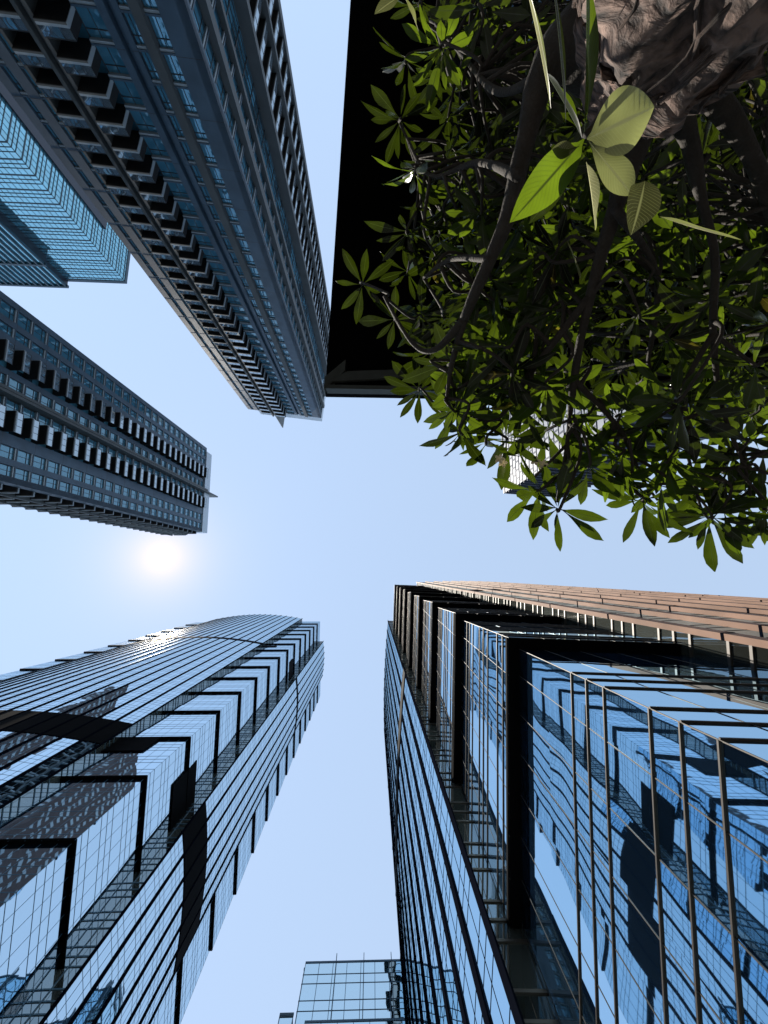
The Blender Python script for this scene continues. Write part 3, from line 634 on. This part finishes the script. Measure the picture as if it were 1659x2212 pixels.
edge = [(905, 15), (985, 65), (875, 138), (862, 262), (968, 262), (1035, 238), (895, 380), (965, 350), (1040, 380), (880, 505), (1000, 500), (784, 616), (852, 692), (880, 590), (935, 560), (930, 765), (905, 845), (985, 890),
        (1060, 860), (1095, 950), (1180, 930), (1160, 1060), (1203, 1100), (1270, 1010), (1335, 985), (1385, 1085), (1440, 1000), (1420, 1050), (1500, 1060), (1560, 1020), (1600, 1075), (1530, 1118), (1648, 1100), (1490, 900),
        (1600, 950), (1668, 1140), (1330, 900), (1400, 920), (1260, 900), (1010, 830), (1120, 770), (1560, 1100), (1640, 1040), (1000, 940), (960, 690), (1050, 960), (1460, 960), (1580, 980), (1640, 980), (1300, 960), (1130, 880), (1350, 1030), (1620, 900)]
# the sun finds its way to the trunk and to the low shoot through a gap in the crown
GAPS = ((1350, 60, 2.67, .42), (1230, 60, 2.77, .40), (1450, 10, 2.56, .38), (1330, 280, 2.6, .2), (1390, 440, 2.6, .15))
def gapd(x, y, z):
    q = at(x, y, z); m = 9
    for (gx, gy, gz, gr) in GAPS:
        w_ = q - at(gx, gy, gz); m = min(m, (w_ - SUND * w_.dot(SUND)).length - gr)
    return m
spots = [(x, y, max((rng.uniform(3.9, 4.9) for _ in range(10)), key=lambda z: min(.25, gapd(x, y, z)) - .03 * abs(z - 4.2))) for x, y in edge]
def inside(x, y):
    if x < 880 + (60 if y < 500 else 0): return False
    lim = np.interp(x, [880, 1000, 1100, 1250, 1400, 1659, 1800], [740, 815, 840, 870, 880, 940, 960]); return y < lim
tries = 0
while len(spots) < 290 and tries < 6000:
    tries += 1; x = rng.uniform(880, 1780); y = rng.uniform(-160, 1050)
    if not inside(x, y): continue
    if x > 1120 and y < 60 and rng.random() < .8: continue
    z = rng.uniform(3.7, 5.4)
    if y > 880 and 1080 < x < 1330: continue
    if gapd(x, y, z) < .1: continue
    if all((x - a) ** 2 + (y - b) ** 2 > 33 ** 2 for a, b, _ in spots): spots.append((x, y, z))
LIST = []
for i, (x, y, z) in enumerate(spots):
    c = at(x, y, z); near = min(SKEL, key=lambda q: (q[0] - c).length + (0.4 if q[0].z > c.z else 0))
    mid = (near[0] + c) / 2 + rv(.12) - Vector((0, 0, .06)); mb = MB()
    axis = (c - near[0]).normalized() if (c - near[0]).length > .03 else Vector((0, 0, 1))
    axis = (axis * .45 + Vector((0, 0, .75)) + rv(.35)).normalized()
    mb.tube(sm([near[0], mid, c - axis * .06, c], 4), lerpr([min(.016, near[1]), .010, .009, .010], 13), 6, 1)
    o = axis.orthogonal().normalized(); b_ = axis.cross(o); n = rng.randint(9, 14); ph = rng.uniform(0, 6.28)
    for k in range(n):
        an = ph + k * 2.39996; el = rng.uniform(-.25, .55) + (.6 if k > n - 3 else 0)
        d = (o * math.cos(an) + b_ * math.sin(an)) * math.cos(el) + axis * math.sin(el); L_ = rng.uniform(.21, .35) * (.75 if k > n - 3 else 1)
        tip = c + d * L_; nr = axis * math.cos(el) - (o * math.cos(an) + b_ * math.sin(an)) * math.sin(el) + rv(.35)
        r = rng.random(); leaf(mb, c + d * .015 - axis * rng.uniform(0, .04), tip, nr, L_ * rng.uniform(.19, .29), rng.uniform(.0, .25), rng.uniform(.1, .4), 2 if r < .006 else 0, 7, .14, rng.uniform(.55, .68), rng.uniform(-.4, .4))
    px, py, dd = proj(c); LIST.append((0 if (-40 < px < 1700 and -40 < py < 1250) else 1, dd, mb))
LIST.sort(key=lambda q: q[:2])
rest = MB()
for i, (v, dd, mb) in enumerate(LIST):
    if i < 100: mb.build('leaf_cluster', ['leaf', 'twig', 'leafold'], tT, True)
    else:
        o = len(rest.v); rest.v += mb.v; rest.f += [tuple(q + o for q in f) for f in mb.f]; rest.m += mb.m; rest.uv += mb.uv
k = rest.build('leaf_cluster', ['leaf', 'twig', 'leafold'], tT, True); k['kind'] = 'stuff'
# the big sunlit shoot that hangs close to the camera
def sunny(a, b):      # turn a blade so that its sunlit side is the one seen from below
    p = Vector(a); e = (Vector(b) - p).normalized(); d = (p - Vector((0, 0, CAMZ))).normalized(); o = e.orthogonal().normalized(); q = e.cross(o)
    return max((o * math.cos(t * .1) + q * math.sin(t * .1) for t in range(63)), key=lambda n: min(n.dot(SUND), -.7 * n.dot(d)) + .15 * -n.dot(d))
def L3(a, b, nrm, w, m, **k):
    nrm = nrm or sunny(at(*a), at(*b)); mb = MB(); leaf(mb, at(*a), at(*b), nrm, w, m=0, n=14, **k)
    return mb.build('leaf', m, tT, True)
hub = (1265, 292, 2.62)
mb = MB(); mb.tube(sm([at(1420, 110, 2.95), at(1335, 205, 2.72), at(*hub)], 5), lerpr([.02, .012, .009], 11), 8); mb.build('shoot', 'twig', tT, True)
L3((1268, 300, 2.62), (1412, 232, 2.54), (.3, .5, -.8), .15, 'leaflit', bend=-.05, fold=.35, peak=.5)
L3((1262, 300, 2.62), (1113, 472, 2.58), (.35, .25, -.9), .105, 'leaf', bend=.05, fold=.25, peak=.5)
L3((1272, 305, 2.62), (1366, 422, 2.66), (-.4, .3, -.8), .08, 'leaflit', bend=.0, fold=.3, peak=.6)
L3((1393, 392, 2.60), (1374, 492, 2.56), (-.1, .3, -.9), .095, 'leaflit', bend=.1, fold=.5, peak=.52, pet=.02)
L3((1266, 350, 2.62), (1292, 496, 2.60), (.9, .1, -.3), .055, 'leaflit', bend=.03, fold=.5, peak=.45)
L3((1425, 468, 2.60), (1592, 528, 2.62), (0, -.5, -.8), .03, 'leaflit', bend=-.05, fold=.4, peak=.4)
L3((1258, 300, 2.62), (1186, 150, 2.56), (.7, -.1, -.7), .06, 'leaf', bend=.05, fold=.5, peak=.5)
L3((1250, 318, 2.62), (1190, 330, 2.58), (.1, .6, -.7), .04, 'leaflit', bend=.05, fold=.4)
L3((1262, 330, 2.62), (1150, 480, 2.7), (.3, .3, -.9), .05, 'leaf', bend=.1, fold=.3)
L3((1190, 235, 2.55), (1140, -60, 2.3), (.8, .0, -.6), .022, 'leaflit', bend=.03, fold=.8, peak=.5)
L3((1222, 262, 2.58), (1200, -60, 2.35), (.6, .0, -.8), .022, 'leaf', bend=.03, fold=.8, peak=.5)
L3((1262, 285, 2.62), (1275, -80, 2.36), (.3, .0, -.9), .05, 'leaf', bend=.03, fold=.8, peak=.5)
L3((1500, 150, 2.9), (1478, 232, 2.85), (.5, .1, -.8), .03, 'leaf', bend=.05, fold=.4)
L3((905, 70, 3.0), (872, -20, 2.95), (.8, .1, -.6), .05, 'leaflit', bend=.05, fold=.3)
L3((872, -12, 3.0), (814, 18, 2.95), (.1, .4, -.9), .045, 'leaflit', bend=.1, fold=.3)
L3((1225, 520, 3.2), (1258, 600, 3.2), (.7, .1, -.6), .04, 'leaflit', bend=.05, fold=.3)
for (x, y, z) in ((1155, 996, 4.2), (1172, 1004, 4.2), (1078, 992, 4.2), (1085, 1000, 4.25)):
    c = at(x, y, z); mb = MB()
    for k in range(5):
        an = k * 1.2566; d = Vector((math.cos(an), math.sin(an), -.35)); leaf(mb, c, c + d * .035, (math.cos(an) * .3, math.sin(an) * .3, -1), .024, .1, .3, 0, 4, .02, .6)
    mb.tube([c + Vector((0, 0, .05)), c], .003, 5); mb.build('flower', 'petal', tT, True)
